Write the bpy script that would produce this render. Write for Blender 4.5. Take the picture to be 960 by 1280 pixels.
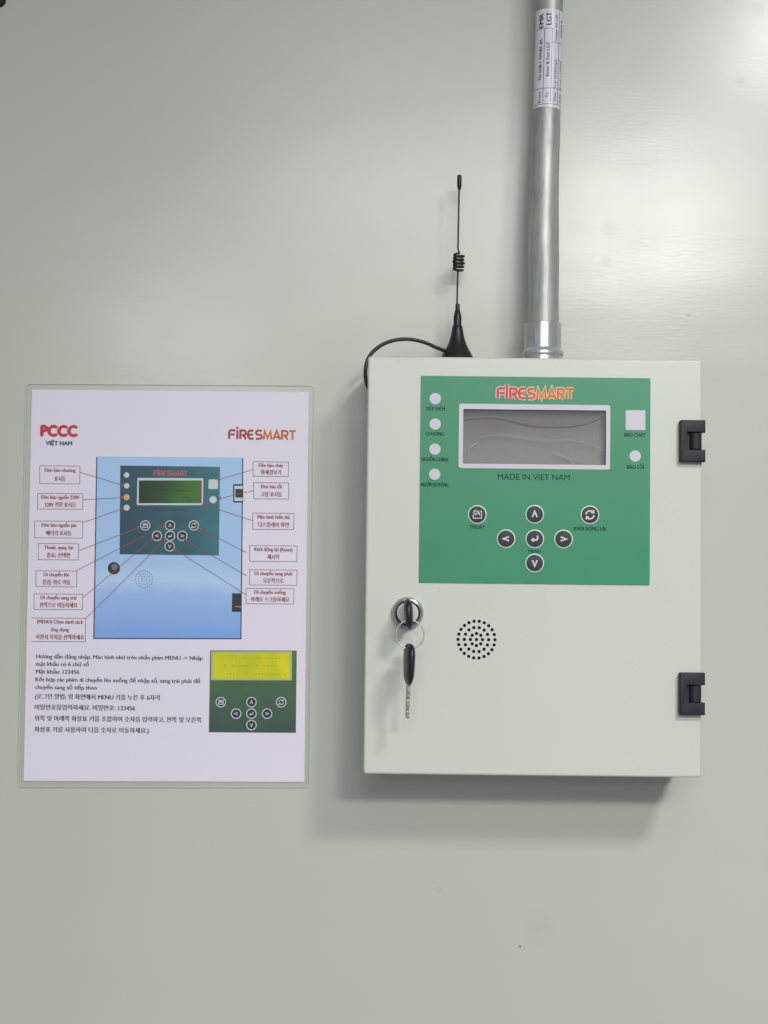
import bpy, bmesh, math, random
from mathutils import Vector, Matrix
random.seed(7)
sc = bpy.context.scene
for o in list(bpy.data.objects):
    bpy.data.objects.remove(o)

# ------------------------------------------------------------------ camera
FPX, D = 1850.0, 1.12                    # focal length in photo pixels, distance to the wall in m
PIT, ROL = math.radians(2.25), math.radians(0.63)
Fv = Vector((0, math.cos(PIT), math.sin(PIT)))
U0 = Vector((0, -math.sin(PIT), math.cos(PIT)))
X0 = Vector((1, 0, 0))
Rv = X0 * math.cos(ROL) + U0 * math.sin(ROL)
Uv = U0 * math.cos(ROL) - X0 * math.sin(ROL)
CAM = Vector((0, -D, -D * math.tan(PIT)))
cd = bpy.data.cameras.new('camera')
cam = bpy.data.objects.new('camera', cd)
sc.collection.objects.link(cam)
cd.sensor_fit = 'VERTICAL'; cd.sensor_height = 36; cd.sensor_width = 27
cd.lens = 36 * FPX / 1280
cd.clip_start = 0.01; cd.clip_end = 50
cam.matrix_world = Matrix(((Rv.x, Uv.x, -Fv.x, CAM.x), (Rv.y, Uv.y, -Fv.y, CAM.y), (Rv.z, Uv.z, -Fv.z, CAM.z), (0, 0, 0, 1)))
sc.camera = cam

# ------------------------------------------------------------------ light
W = bpy.data.worlds.new('World'); sc.world = W; W.use_nodes = True
bg = W.node_tree.nodes['Background']
bg.inputs[0].default_value = (0.88, 0.95, 1.0, 1); bg.inputs[1].default_value = 0.175

def lamp(x, y, z, power, size, tilt=0.0, col=(1.0, 0.99, 0.965), spread=180):
    l = bpy.data.lights.new('ceiling_or_fill_light', 'AREA'); l.shape = 'DISK'; l.size = size
    l.energy = power; l.color = col; l.spread = math.radians(spread)
    o = bpy.data.objects.new('ceiling_or_fill_light', l); sc.collection.objects.link(o)
    o.location = (x, y, z); o.rotation_euler = (math.radians(tilt), 0, 0)   # faces down, leaning to the wall
    return o
lamp(0.72, -1.32, 0.88, 12.0, 0.30, 8, spread=150)
lamp(0.65, -2.36, 0.80, 41, 0.46, 0)
lamp(0.10, -3.00, 0.95, 18.0, 0.90, 10)            # added large soft fill, brightens the middle of the wall
lamp(-0.80, -4.80, 0.84, 13.2, 0.50, 30)
lamp(0.15, -1.90, 1.10, 2.6, 1.00, 10)  # added wide weak fill for the top of the wall
lamp(0.00, -6.00, 0.20, 11.0, 3.00, 90, col=(0.9, 0.95, 1.0))   # added broad cool fill, facing the wall from far behind
sc.view_settings.view_transform = 'Standard'; sc.view_settings.look = 'None'
sc.view_settings.exposure = 0.15; sc.view_settings.gamma = 1

# ------------------------------------------------------------------ helpers
def P(px, py, d):
    """point that the photo shows at pixel (px, py), on the vertical plane d in front of the wall"""
    r = Fv * FPX + Rv * (px - 480) - Uv * (py - 640)
    t = (-d - CAM.y) / r.y
    return CAM + r * t

def link(name, me, mat=None, parent=None):
    o = bpy.data.objects.new(name, me); sc.collection.objects.link(o)
    if mat is not None:
        me.materials.clear(); me.materials.append(mat)
    if parent is not None: o.parent = parent
    return o

def fin(bm, name, mat, parent=None, smooth=None, loc=None):
    bmesh.ops.recalc_face_normals(bm, faces=bm.faces)
    me = bpy.data.meshes.new(name); bm.to_mesh(me); bm.free()
    if smooth:
        for p in me.polygons: p.use_smooth = True
        me.set_sharp_from_angle(angle=math.radians(smooth))
    return link(name, me, mat, parent)

def tag(o, label=None, cat=None, group=None, kind=None):
    if label: o['label'] = label
    if cat: o['category'] = cat
    if group: o['group'] = group
    if kind: o['kind'] = kind
    return o

def empty(name, label, cat, group=None):
    o = bpy.data.objects.new(name, None); sc.collection.objects.link(o); o.empty_display_size = 0.02
    return tag(o, label, cat, group)

def rrect(x0, z0, x1, z1, r=0.0, n=5):
    if r <= 0: return [(x0, z0), (x1, z0), (x1, z1), (x0, z1)]
    pts = []
    for cx, cz, a in ((x0 + r, z0 + r, 180), (x1 - r, z0 + r, 270), (x1 - r, z1 - r, 0), (x0 + r, z1 - r, 90)):
        for i in range(n + 1):
            t = math.radians(a + 90 * i / n)
            pts.append((cx + r * math.cos(t), cz + r * math.sin(t)))
    return pts

def circ(cx, cz, r, n=32):
    return [(cx + r * math.cos(2 * math.pi * i / n), cz + r * math.sin(2 * math.pi * i / n)) for i in range(n)]

def plate_bm(outer, holes, y, th, bm=None):
    """flat plate facing the camera; front at y, thickness th towards the wall"""
    own = bmesh.new()
    loops = []
    for lp in [outer] + list(holes):
        vs = [own.verts.new((x, y, z)) for x, z in lp]
        es = [own.edges.new((vs[i], vs[(i + 1) % len(vs)])) for i in range(len(vs))]
        loops.append((vs, es))
    if holes:
        bmesh.ops.triangle_fill(own, edges=[e for l in loops for e in l[1]], use_beauty=True, use_dissolve=False, normal=(0, -1, 0))
    else:
        own.faces.new(loops[0][0])
    if th > 0:
        front = list(own.faces)
        for vs, es in loops:
            bk = [own.verts.new((v.co.x, y + th, v.co.z)) for v in vs]
            for i in range(len(vs)):
                j = (i + 1) % len(vs)
                own.faces.new((vs[i], vs[j], bk[j], bk[i]))
        if not holes:
            own.faces.new(bk)
    return own

def plate(name, outer, y, th, mat, parent=None, holes=(), smooth=None):
    return fin(plate_bm(outer, holes, y, th), name, mat, parent, smooth)

def pbox(a, b, d):
    """pixel rectangle to world rectangle (x0,z0,x1,z1) at depth d"""
    p = P(a[0], b[1] if False else a[1], d); q = P(b[0], b[1], d)
    return min(p.x, q.x), min(p.z, q.z), max(p.x, q.x), max(p.z, q.z)

def lathe_bm(prof, n=40, axis='Z', c=(0, 0, 0)):
    """prof: (radius, height). Closed at the ends when radius is 0."""
    bm = bmesh.new(); rings = []
    for r, h in prof:
        if r < 1e-7:
            v = (c[0], c[1], c[2] + h) if axis == 'Z' else (c[0], c[1] - h, c[2])
            rings.append([bm.verts.new(v)])
        else:
            ring = []
            for i in range(n):
                a = 2 * math.pi * i / n
                if axis == 'Z': ring.append(bm.verts.new((c[0] + r * math.cos(a), c[1] + r * math.sin(a), c[2] + h)))
                else: ring.append(bm.verts.new((c[0] + r * math.cos(a), c[1] - h, c[2] + r * math.sin(a))))
            rings.append(ring)
    for a, b in zip(rings, rings[1:]):
        for i in range(n):
            j = (i + 1) % n
            if len(a) == 1 and len(b) == 1: continue
            if len(a) == 1: bm.faces.new((a[0], b[i], b[j]))
            elif len(b) == 1: bm.faces.new((a[i], a[j], b[0]))
            else: bm.faces.new((a[i], a[j], b[j], b[i]))
    return bm

def smoothpath(pts, k=6):
    out = []
    n = len(pts)
    for i in range(n - 1):
        p0 = pts[max(i - 1, 0)]; p1 = pts[i]; p2 = pts[i + 1]; p3 = pts[min(i + 2, n - 1)]
        for s in range(k):
            t = s / k
            out.append(0.5 * ((2 * p1) + (p2 - p0) * t + (2 * p0 - 5 * p1 + 4 * p2 - p3) * t * t + (3 * p1 - p0 - 3 * p2 + p3) * t ** 3))
    out.append(pts[-1])
    return out

def tube_bm(pts, rads, n=12, closed=False):
    bm = bmesh.new(); rings = []
    m = len(pts)
    if not hasattr(rads, '__len__'): rads = [rads] * m
    t0 = (pts[1] - pts[0]).normalized()
    up = Vector((0, 1, 0)) if abs(t0.y) < 0.9 else Vector((1, 0, 0))
    nrm = (up - t0 * up.dot(t0)).normalized()
    for i in range(m):
        if closed: t = (pts[(i + 1) % m] - pts[i - 1]).normalized()
        else: t = (pts[min(i + 1, m - 1)] - pts[max(i - 1, 0)]).normalized()
        nrm = (nrm - t * nrm.dot(t)).normalized()
        b = t.cross(nrm)
        rings.append([bm.verts.new(pts[i] + (nrm * math.cos(2 * math.pi * k / n) + b * math.sin(2 * math.pi * k / n)) * rads[i]) for k in range(n)])
    for i in range(m if closed else m - 1):
        a = rings[i]; c = rings[(i + 1) % m]
        for k in range(n):
            bm.faces.new((a[k], a[(k + 1) % n], c[(k + 1) % n], c[k]))
    if not closed:
        bm.faces.new(rings[0]); bm.faces.new(rings[-1])
    return bm

def stroke(bm, pts, w, y, closed=False):
    """flat ribbon with mitred corners; pts are (x,z)"""
    P2 = [Vector(p) for p in pts]; n = len(P2); L = []; R = []
    for i in range(n):
        a = P2[i - 1] if (i > 0 or closed) else None
        b = P2[(i + 1) % n] if (i < n - 1 or closed) else None
        d1 = (P2[i] - a).normalized() if a is not None else None
        d2 = (b - P2[i]).normalized() if b is not None else None
        if d1 is None: d1 = d2
        if d2 is None: d2 = d1
        n1 = Vector((-d1.y, d1.x)); n2 = Vector((-d2.y, d2.x))
        m = n1 + n2
        m = m.normalized() if m.length > 1e-6 else n1
        k = 1 / max(0.45, m.dot(n1))
        L.append(bm.verts.new((P2[i].x + m.x * w / 2 * k, y, P2[i].y + m.y * w / 2 * k)))
        R.append(bm.verts.new((P2[i].x - m.x * w / 2 * k, y, P2[i].y - m.y * w / 2 * k)))
    for i in range(n if closed else n - 1):
        j = (i + 1) % n
        bm.faces.new((L[i], L[j], R[j], R[i]))

HORN = {'ơ': 'o', 'ớ': 'ó', 'ở': 'ỏ', 'ợ': 'ọ', 'ờ': 'ò', 'ỡ': 'õ', 'Ở': 'Ỏ', 'Ơ': 'O'}
def raw_text(body):
    c = bpy.data.curves.new('t', 'FONT'); c.body = body; c.size = 1.0; c.resolution_u = 3
    o = bpy.data.objects.new('t', c); sc.collection.objects.link(o)
    me = bpy.data.meshes.new_from_object(o.evaluated_get(bpy.context.evaluated_depsgraph_get()))
    bpy.data.objects.remove(o); bpy.data.curves.remove(c)
    return me

def text_mesh(body, height, width=None, bold=0.0, align='C'):
    """unit text mesh in XZ (facing -Y); height = capital height; width = stretch to this width"""
    body = body.replace('Đ', '\u00d0')
    horns = [i for i, ch in enumerate(body) if ch in HORN]
    body = ''.join(HORN.get(ch, ch) for ch in body)
    me = raw_text(body)
    if horns:                                   # the hook of Vietnamese o-horn, added beside the plain letter
        bm = bmesh.new(); bm.from_mesh(me)
        for i in horns:
            tmp = raw_text(body[:i] + 'o'); xm = max(v.co.x for v in tmp.vertices); bpy.data.meshes.remove(tmp)
            bm.faces.new([bm.verts.new((xm + a_, b_, 0)) for a_, b_ in ((-0.05, 0.40), (0.02, 0.43), (0.075, 0.56), (0.005, 0.55))])
        bm.to_mesh(me); bm.free()
    xs = [v.co.x for v in me.vertices]
    x0, x1 = min(xs), max(xs)
    s = height / 0.70
    sx = (width / (x1 - x0)) if width else s
    off = {'C': (x0 + x1) / 2, 'L': x0, 'R': x1}[align]
    for v in me.vertices:
        v.co = Vector(((v.co.x - off) * sx, 0, v.co.y * s))
    if bold > 0:
        # heavier weight: the same outlines again, shifted by a fraction of the stroke
        bm = bmesh.new(); d = bold * s
        sh = [(0, 0), (-d, 0), (d, 0)] if bold < 0.05 else [(0, 0), (-d, 0), (d, 0), (0, -d * 0.8), (0, d * 0.8)]
        for i, (dx, dz) in enumerate(sh):
            k0 = len(bm.verts); bm.from_mesh(me); bm.verts.ensure_lookup_table()
            for v in bm.verts[k0:]: v.co += Vector((dx, 0.000004 * i, dz))
        bm.to_mesh(me); bm.free()
    return me

def text(body, px, py, d, y, height, width=None, mat=None, parent=None, bold=0.0, align='C', name='lettering'):
    """height/width in photo pixels; (px,py) = baseline point on plane d; y = the real y of the print"""
    k = (D - d) / FPX
    me = text_mesh(body, height * k, width * k if width else None, bold, align)
    p = P(px, py, d)
    for v in me.vertices: v.co += Vector((p.x, y, p.z))
    return link(name, me, mat, parent)

def join(objs, name, parent):
    """merge several meshes of one print into one object"""
    bm = bmesh.new()
    mats = objs[0].data.materials[0]
    for o in objs:
        bm.from_mesh(o.data); bpy.data.objects.remove(o)
    me = bpy.data.meshes.new(name); bm.to_mesh(me); bm.free()
    return link(name, me, mats, parent)

# ------------------------------------------------------------------ materials
def nt(m):
    m.use_nodes = True
    return m.node_tree, m.node_tree.nodes['Principled BSDF']

def mat(name, col, rough=0.5, metal=0.0, spec=0.5, var=0.05, scale=60, bump=0.0, bscale=400, coat=0.0, rvar=0.0):
    m = bpy.data.materials.new(name); t, b = nt(m); N = t.nodes; L = t.links
    b.inputs['Roughness'].default_value = rough; b.inputs['Metallic'].default_value = metal
    b.inputs['Specular IOR Level'].default_value = spec
    b.inputs['Coat Weight'].default_value = coat; b.inputs['Coat Roughness'].default_value = 0.1
    tc = N.new('ShaderNodeTexCoord'); nz = N.new('ShaderNodeTexNoise')
    nz.inputs['Scale'].default_value = scale; nz.inputs['Detail'].default_value = 5
    L.new(tc.outputs['Object'], nz.inputs['Vector'])
    mx = N.new('ShaderNodeMix'); mx.data_type = 'RGBA'
    mx.inputs[6].default_value = (*[max(0, c * (1 - var)) for c in col], 1); mx.inputs[7].default_value = (*[min(1, c * (1 + var)) for c in col], 1)
    L.new(nz.outputs['Fac'], mx.inputs[0]); L.new(mx.outputs[2], b.inputs['Base Color'])
    if rvar:
        mr = N.new('ShaderNodeMapRange'); mr.inputs[3].default_value = rough - rvar; mr.inputs[4].default_value = rough + rvar
        L.new(nz.outputs['Fac'], mr.inputs[0]); L.new(mr.outputs[0], b.inputs['Roughness'])
    if bump:
        n2 = N.new('ShaderNodeTexNoise'); n2.inputs['Scale'].default_value = bscale; n2.inputs['Detail'].default_value = 3
        L.new(tc.outputs['Object'], n2.inputs['Vector'])
        bp = N.new('ShaderNodeBump'); bp.inputs['Strength'].default_value = bump; bp.inputs['Distance'].default_value = 0.001
        L.new(n2.outputs['Fac'], bp.inputs['Height']); L.new(bp.outputs[0], b.inputs['Normal'])
    return m

def wall_mat():
    m = bpy.data.materials.new('painted_steel_wall'); t, b = nt(m); N = t.nodes; L = t.links
    tc = N.new('ShaderNodeTexCoord')
    n1 = N.new('ShaderNodeTexNoise'); n1.inputs['Scale'].default_value = 3.2; n1.inputs['Detail'].default_value = 6
    L.new(tc.outputs['Object'], n1.inputs['Vector'])
    mx = N.new('ShaderNodeMix'); mx.data_type = 'RGBA'
    mx.inputs[6].default_value = (0.555, 0.578, 0.508, 1); mx.inputs[7].default_value = (0.595, 0.618, 0.552, 1)
    L.new(n1.outputs['Fac'], mx.inputs[0])
    # faint greasy smudges where the panel has been handled
    prev = mx.outputs[2]
    nd = N.new('ShaderNodeTexNoise'); nd.inputs['Scale'].default_value = 120; nd.inputs['Detail'].default_value = 4
    L.new(tc.outputs['Object'], nd.inputs['Vector'])
    rsmudge = None
    for (px, py, r, k) in SMUDGES:
        p = P(px, py, 0)
        vm = N.new('ShaderNodeVectorMath'); vm.operation = 'DISTANCE'; vm.inputs[1].default_value = (p.x, 0, p.z)
        L.new(tc.outputs['Object'], vm.inputs[0])
        mr = N.new('ShaderNodeMapRange'); mr.interpolation_type = 'SMOOTHSTEP'
        mr.inputs[1].default_value = 0; mr.inputs[2].default_value = r; mr.inputs[3].default_value = k; mr.inputs[4].default_value = 0
        L.new(vm.outputs['Value'], mr.inputs[0])
        mu = N.new('ShaderNodeMath'); mu.operation = 'MULTIPLY'
        L.new(mr.outputs[0], mu.inputs[0]); L.new(nd.outputs['Fac'], mu.inputs[1])
        m2 = N.new('ShaderNodeMix'); m2.data_type = 'RGBA'; m2.inputs[7].default_value = (0.16, 0.15, 0.12, 1)
        L.new(mu.outputs[0], m2.inputs[0]); L.new(prev, m2.inputs[6]); prev = m2.outputs[2]
    L.new(prev, b.inputs['Base Color'])
    mr = N.new('ShaderNodeMapRange'); mr.inputs[3].default_value = 0.19; mr.inputs[4].default_value = 0.27
    n3 = N.new('ShaderNodeTexNoise'); n3.inputs['Scale'].default_value = 11; n3.inputs['Detail'].default_value = 5
    L.new(tc.outputs['Object'], n3.inputs['Vector']); L.new(n3.outputs['Fac'], mr.inputs[0]); L.new(mr.outputs[0], b.inputs['Roughness'])
    b.inputs['Specular IOR Level'].default_value = 0.5
    # fine horizontal orange-peel of the coil-coated sheet
    mp = N.new('ShaderNodeMapping'); mp.inputs['Scale'].default_value = (90, 1, 560)
    L.new(tc.outputs['Object'], mp.inputs['Vector'])
    n2 = N.new('ShaderNodeTexNoise'); n2.inputs['Scale'].default_value = 1.0; n2.inputs['Detail'].default_value = 2.5
    L.new(mp.outputs[0], n2.inputs['Vector'])
    bp = N.new('ShaderNodeBump'); bp.inputs["Strength"].default_value = 0.14; bp.inputs["Distance"].default_value = 0.00024
    L.new(n2.outputs['Fac'], bp.inputs['Height'])
    mp4 = N.new('ShaderNodeMapping'); mp4.inputs['Scale'].default_value = (5, 1, 8)
    L.new(tc.outputs['Object'], mp4.inputs['Vector'])
    n4 = N.new('ShaderNodeTexNoise'); n4.inputs['Scale'].default_value = 1.0; n4.inputs['Detail'].default_value = 2
    L.new(mp4.outputs[0], n4.inputs['Vector'])
    b2 = N.new('ShaderNodeBump'); b2.inputs['Strength'].default_value = 0.35; b2.inputs['Distance'].default_value = 0.003
    L.new(n4.outputs['Fac'], b2.inputs['Height']); L.new(bp.outputs[0], b2.inputs['Normal'])
    L.new(b2.outputs[0], b.inputs['Normal'])
    return m
SMUDGES = [(762, 286, 0.009, 0.35), (757, 326, 0.007, 0.45), (722, 290, 0.014, 0.14), (925, 100, 0.008, 0.35), (950, 12, 0.008, 0.35),
           (675, 1160, 0.02, 0.10), (548, 1113, 0.004, 0.3), (861, 394, 0.0022, 0.8), (650, 1183, 0.0016, 1.6), (655, 1183.5, 0.0008, 1.2),
           (320, 1168, 0.03, 0.05), (290, 640, 0.0, 0.0)]

def grad_mat(name, stops, x0, x1, axis=0, rough=0.5, spec=0.3, blotch=0.0, bscale=30):
    """print whose ink changes along x (axis 0) or z (axis 2)"""
    m = bpy.data.materials.new(name); t, b = nt(m); N = t.nodes; L = t.links
    b.inputs['Roughness'].default_value = rough; b.inputs['Specular IOR Level'].default_value = spec
    tc = N.new('ShaderNodeTexCoord'); sp = N.new('ShaderNodeSeparateXYZ'); L.new(tc.outputs['Object'], sp.inputs[0])
    mr = N.new('ShaderNodeMapRange'); mr.inputs[1].default_value = x0; mr.inputs[2].default_value = x1
    L.new(sp.outputs[axis], mr.inputs[0])
    src = mr.outputs[0]
    if blotch:
        nz = N.new('ShaderNodeTexNoise'); nz.inputs['Scale'].default_value = bscale; nz.inputs['Detail'].default_value = 4
        L.new(tc.outputs['Object'], nz.inputs['Vector'])
        ma = N.new('ShaderNodeMath'); ma.operation = 'MULTIPLY_ADD'; ma.inputs[1].default_value = blotch
        L.new(nz.outputs['Fac'], ma.inputs[0])
        ad = N.new('ShaderNodeMath'); ad.operation = 'SUBTRACT'; ad.inputs[1].default_value = blotch / 2
        L.new(src, ma.inputs[2]); L.new(ma.outputs[0], ad.inputs[0]); src = ad.outputs[0]
    cr = N.new('ShaderNodeValToRGB'); e = cr.color_ramp.elements
    e[0].position, e[0].color = stops[0][0], (*stops[0][1], 1)
    e[1].position, e[1].color = stops[-1][0], (*stops[-1][1], 1)
    for p, c in stops[1:-1]:
        el = e.new(p); el.color = (*c, 1)
    L.new(src, cr.inputs[0]); L.new(cr.outputs[0], b.inputs['Base Color'])
    return m

def film_mat(name, tint, alpha, rough=0.1, bump=0.0, bscale=40, gloss=1.0):
    m = bpy.data.materials.new(name); m.use_nodes = True; t = m.node_tree; N = t.nodes; L = t.links
    N.remove(N['Principled BSDF']); out = N['Material Output']
    tr = N.new('ShaderNodeBsdfTransparent'); df = N.new('ShaderNodeBsdfDiffuse'); df.inputs[0].default_value = (*tint, 1)
    gl = N.new('ShaderNodeBsdfGlossy'); gl.inputs['Roughness'].default_value = rough; gl.inputs[0].default_value = (1, 1, 1, 1)
    m1 = N.new('ShaderNodeMixShader'); m1.inputs[0].default_value = alpha
    L.new(tr.outputs[0], m1.inputs[1]); L.new(df.outputs[0], m1.inputs[2])
    m2 = N.new('ShaderNodeMixShader'); fr = N.new('ShaderNodeFresnel'); fr.inputs[0].default_value = 1.45
    gm = N.new('ShaderNodeMath'); gm.operation = 'MULTIPLY'; gm.inputs[1].default_value = gloss
    L.new(fr.outputs[0], gm.inputs[0]); L.new(gm.outputs[0], m2.inputs[0])
    L.new(m1.outputs[0], m2.inputs[1]); L.new(gl.outputs[0], m2.inputs[2]); L.new(m2.outputs[0], out.inputs[0])
    if bump:
        tc = N.new('ShaderNodeTexCoord'); nz = N.new('ShaderNodeTexNoise'); nz.inputs['Scale'].default_value = bscale
        nz.inputs['Detail'].default_value = 3; nz.inputs['Distortion'].default_value = 1.2
        L.new(tc.outputs['Object'], nz.inputs['Vector'])
        bp = N.new('ShaderNodeBump'); bp.inputs['Strength'].default_value = bump; bp.inputs['Distance'].default_value = 0.002
        L.new(nz.outputs['Fac'], bp.inputs['Height']); L.new(bp.outputs[0], gl.inputs['Normal']); L.new(bp.outputs[0], fr.inputs['Normal'])
    return m

M_wall = wall_mat()
M_box = mat('box_powder_coat', (0.675, 0.695, 0.628), rough=0.28, var=0.025, scale=9, bump=0.07, bscale=1500, rvar=0.04)
M_boxback = mat('box_body_paint', (0.60, 0.61, 0.54), rough=0.45, var=0.03, scale=12, bump=0.1, bscale=1400)
M_green = mat('faceplate_green_film', (0.034, 0.280, 0.138), rough=0.38, var=0.07, scale=26, spec=0.5, rvar=0.05, bump=0.03, bscale=90)
M_white = mat('translucent_white_window', (0.66, 0.64, 0.72), rough=0.35, var=0.03)
M_ring = mat('printed_white', (0.68, 0.80, 0.74), rough=0.4, var=0.02)
M_btn = mat('button_black', (0.026, 0.034, 0.042), rough=0.55, var=0.15, scale=300)
M_sym = mat('button_symbol_grey', (0.66, 0.69, 0.72), rough=0.4, var=0.03)
M_dkgreen = mat('dark_print', (0.006, 0.028, 0.018), rough=0.6, spec=0.2, var=0.1)
M_blackpl = mat('hinge_black_plastic', (0.024, 0.024, 0.033), rough=0.50, spec=0.35, var=0.15, scale=200, bump=0.15, bscale=2500)
M_keypl = mat('key_black_plastic', (0.014, 0.012, 0.022), rough=0.38, var=0.2, scale=300)
M_rubber = mat('antenna_black', (0.012, 0.012, 0.013), rough=0.40, var=0.2, scale=300)
M_cable = mat('cable_black', (0.010, 0.010, 0.010), rough=0.35, var=0.2, scale=200)
M_chrome = mat('lock_chrome', (0.46, 0.45, 0.50), rough=0.20, metal=0.72, var=0.1, scale=200, rvar=0.05)
M_plug = mat('lock_plug_nickel', (0.62, 0.61, 0.56), rough=0.40, metal=0.5, var=0.1, scale=300)
M_dark = mat('dark_gap', (0.008, 0.008, 0.008), rough=0.7)
M_steel = mat('key_steel', (0.50, 0.47, 0.42), rough=0.36, metal=0.75, var=0.15, scale=400)
M_inside = mat('box_inside', (0.05, 0.05, 0.05), rough=0.8)
M_paper = mat('printer_paper', (0.87, 0.80, 0.92), rough=0.6, var=0.012, spec=0.25, scale=14, bump=0.06, bscale=22)
M_lam = film_mat('laminate_film', (0.66, 0.68, 0.64), 0.015, rough=0.30, bump=0.10, bscale=14, gloss=0.35)
M_redtxt = mat('print_dark_red', (0.27, 0.012, 0.030), rough=0.6, var=0.05)
M_frame = mat('print_grey_line', (0.13, 0.11, 0.15), rough=0.6, var=0.05)
M_leader = mat('print_red_line', (0.34, 0.075, 0.07), rough=0.6, var=0.05)
M_body = mat('print_dark_ink', (0.024, 0.022, 0.042), rough=0.6, var=0.05)
M_pccc = mat('print_red', (0.56, 0.02, 0.03), rough=0.6, var=0.05)
M_blue = mat('print_blue', (0.03, 0.06, 0.17), rough=0.6, var=0.05)
M_pwhite = mat('print_pale', (0.64, 0.70, 0.76), rough=0.6, var=0.05)
M_pblack = mat('print_black', (0.012, 0.016, 0.026), rough=0.6, var=0.1)
M_porange = mat('print_orange_lamp', (0.72, 0.42, 0.22), rough=0.6, var=0.05)
M_orange = mat('print_orange', (0.75, 0.25, 0.04), rough=0.6)
M_pdot = mat('print_dot_grey', (0.13, 0.19, 0.30), rough=0.6)
M_label = mat('label_paper', (0.76, 0.77, 0.84), rough=0.3, var=0.02, spec=0.5)
M_lblk = mat('label_ink', (0.03, 0.03, 0.045), rough=0.4)
M_lline = mat('label_line_ink', (0.12, 0.13, 0.16), rough=0.4)

def conduit_mat(name, base, rough, streak, metal=0.6):
    m = bpy.data.materials.new(name); t, b = nt(m); N = t.nodes; L = t.links
    b.inputs['Metallic'].default_value = metal
    tc = N.new('ShaderNodeTexCoord'); mp = N.new('ShaderNodeMapping'); mp.inputs['Scale'].default_value = (190, 190, 18)
    L.new(tc.outputs['Object'], mp.inputs['Vector'])
    n1 = N.new('ShaderNodeTexNoise'); n1.inputs['Scale'].default_value = 1; n1.inputs['Detail'].default_value = 6; n1.inputs['Roughness'].default_value = 0.65
    L.new(mp.outputs[0], n1.inputs['Vector'])
    cr = N.new('ShaderNodeValToRGB'); e = cr.color_ramp.elements
    e[0].position = 0.30; e[0].color = (*[c * (1 - streak) for c in base], 1)
    e[1].position = 0.68; e[1].color = (*base, 1)
    L.new(n1.outputs['Fac'], cr.inputs[0])
    # pale zinc staining, stronger towards the lower end
    n2 = N.new('ShaderNodeTexNoise'); n2.inputs['Scale'].default_value = 38; n2.inputs['Detail'].default_value = 5
    L.new(tc.outputs['Object'], n2.inputs['Vector'])
    r2 = N.new('ShaderNodeMapRange'); r2.inputs[1].default_value = 0.45; r2.inputs[2].default_value = 0.66; r2.inputs[3].default_value = 0; r2.inputs[4].default_value = 0.55
    L.new(n2.outputs['Fac'], r2.inputs[0])
    mx = N.new('ShaderNodeMix'); mx.data_type = 'RGBA'; mx.inputs[7].default_value = (0.54, 0.51, 0.44, 1)
    L.new(r2.outputs[0], mx.inputs[0]); L.new(cr.outputs[0], mx.inputs[6]); L.new(mx.outputs[2], b.inputs['Base Color'])
    rr = N.new('ShaderNodeMapRange'); rr.inputs[3].default_value = rough + 0.12; rr.inputs[4].default_value = rough - 0.08
    L.new(n1.outputs['Fac'], rr.inputs[0]); L.new(rr.outputs[0], b.inputs['Roughness'])
    bp = N.new('ShaderNodeBump'); bp.inputs['Strength'].default_value = 0.35; bp.inputs['Distance'].default_value = 0.0006
    L.new(n1.outputs['Fac'], bp.inputs['Height']); L.new(bp.outputs[0], b.inputs['Normal'])
    return m
M_pipe = conduit_mat('galvanised_conduit', (0.58, 0.58, 0.575), 0.42, 0.50, 0.42)
M_conn = conduit_mat('zinc_connector', (0.66, 0.68, 0.71), 0.24, 0.2)

# ------------------------------------------------------------------ the wall
bm = bmesh.new()
wv = [bm.verts.new(v) for v in ((-1.6, 0, -1.3), (1.9, 0, -1.3), (1.9, 0, 0.84), (-1.6, 0, 0.84))]
bm.faces.new(wv)
wall = bmesh.ops.extrude_face_region(bm, geom=list(bm.faces))
for v in [g for g in wall['geom'] if isinstance(g, bmesh.types.BMVert)]: v.co.y = 0.05
w = fin(bm, 'wall', M_wall); tag(w, kind='structure')

# small dark fixing at the top left corner
p = P(-1, 1, 0.0)
prof = [(0.0052, 0.0), (0.0052, 0.0014), (0.0044, 0.0030), (0.0022, 0.0036), (0.0, 0.0037)]
o = fin(lathe_bm(prof, 20, 'Y', (p.x, 0.0, p.z)), 'screw_head', M_dark, smooth=40)
tag(o, 'small dark fixing in the wall at the extreme top left corner', 'screw')

# ------------------------------------------------------------------ the alarm box
DF = 0.069                                # door face, metres in front of the wall
dx0 = (P(460, 445, DF).x + P(454, 967, DF).x) / 2
dx1 = (P(877.5, 450, DF).x + P(877, 973, DF).x) / 2
dz1 = (P(460, 445, DF).z + P(877.5, 449.5, DF).z) / 2
dz0 = (P(454, 967, DF).z + P(877, 973, DF).z) / 2
box = empty('alarm_box', 'pale grey steel fire alarm dialler box with green control faceplate, hung on the wall', 'alarm box')
box.location = ((dx0 + dx1) / 2, 0, dz0)
bpy.context.view_layer.update()
def adopt(o, root):
    o.parent = root
    o.matrix_parent_inverse = Matrix.Translation(root.location).inverted()
    return o

# LCD window rectangle, shared by door, faceplate and frame
wx0, wz0, wx1, wz1 = pbox((578.5, 579.6), (757.4, 513.4), DF)
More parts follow.
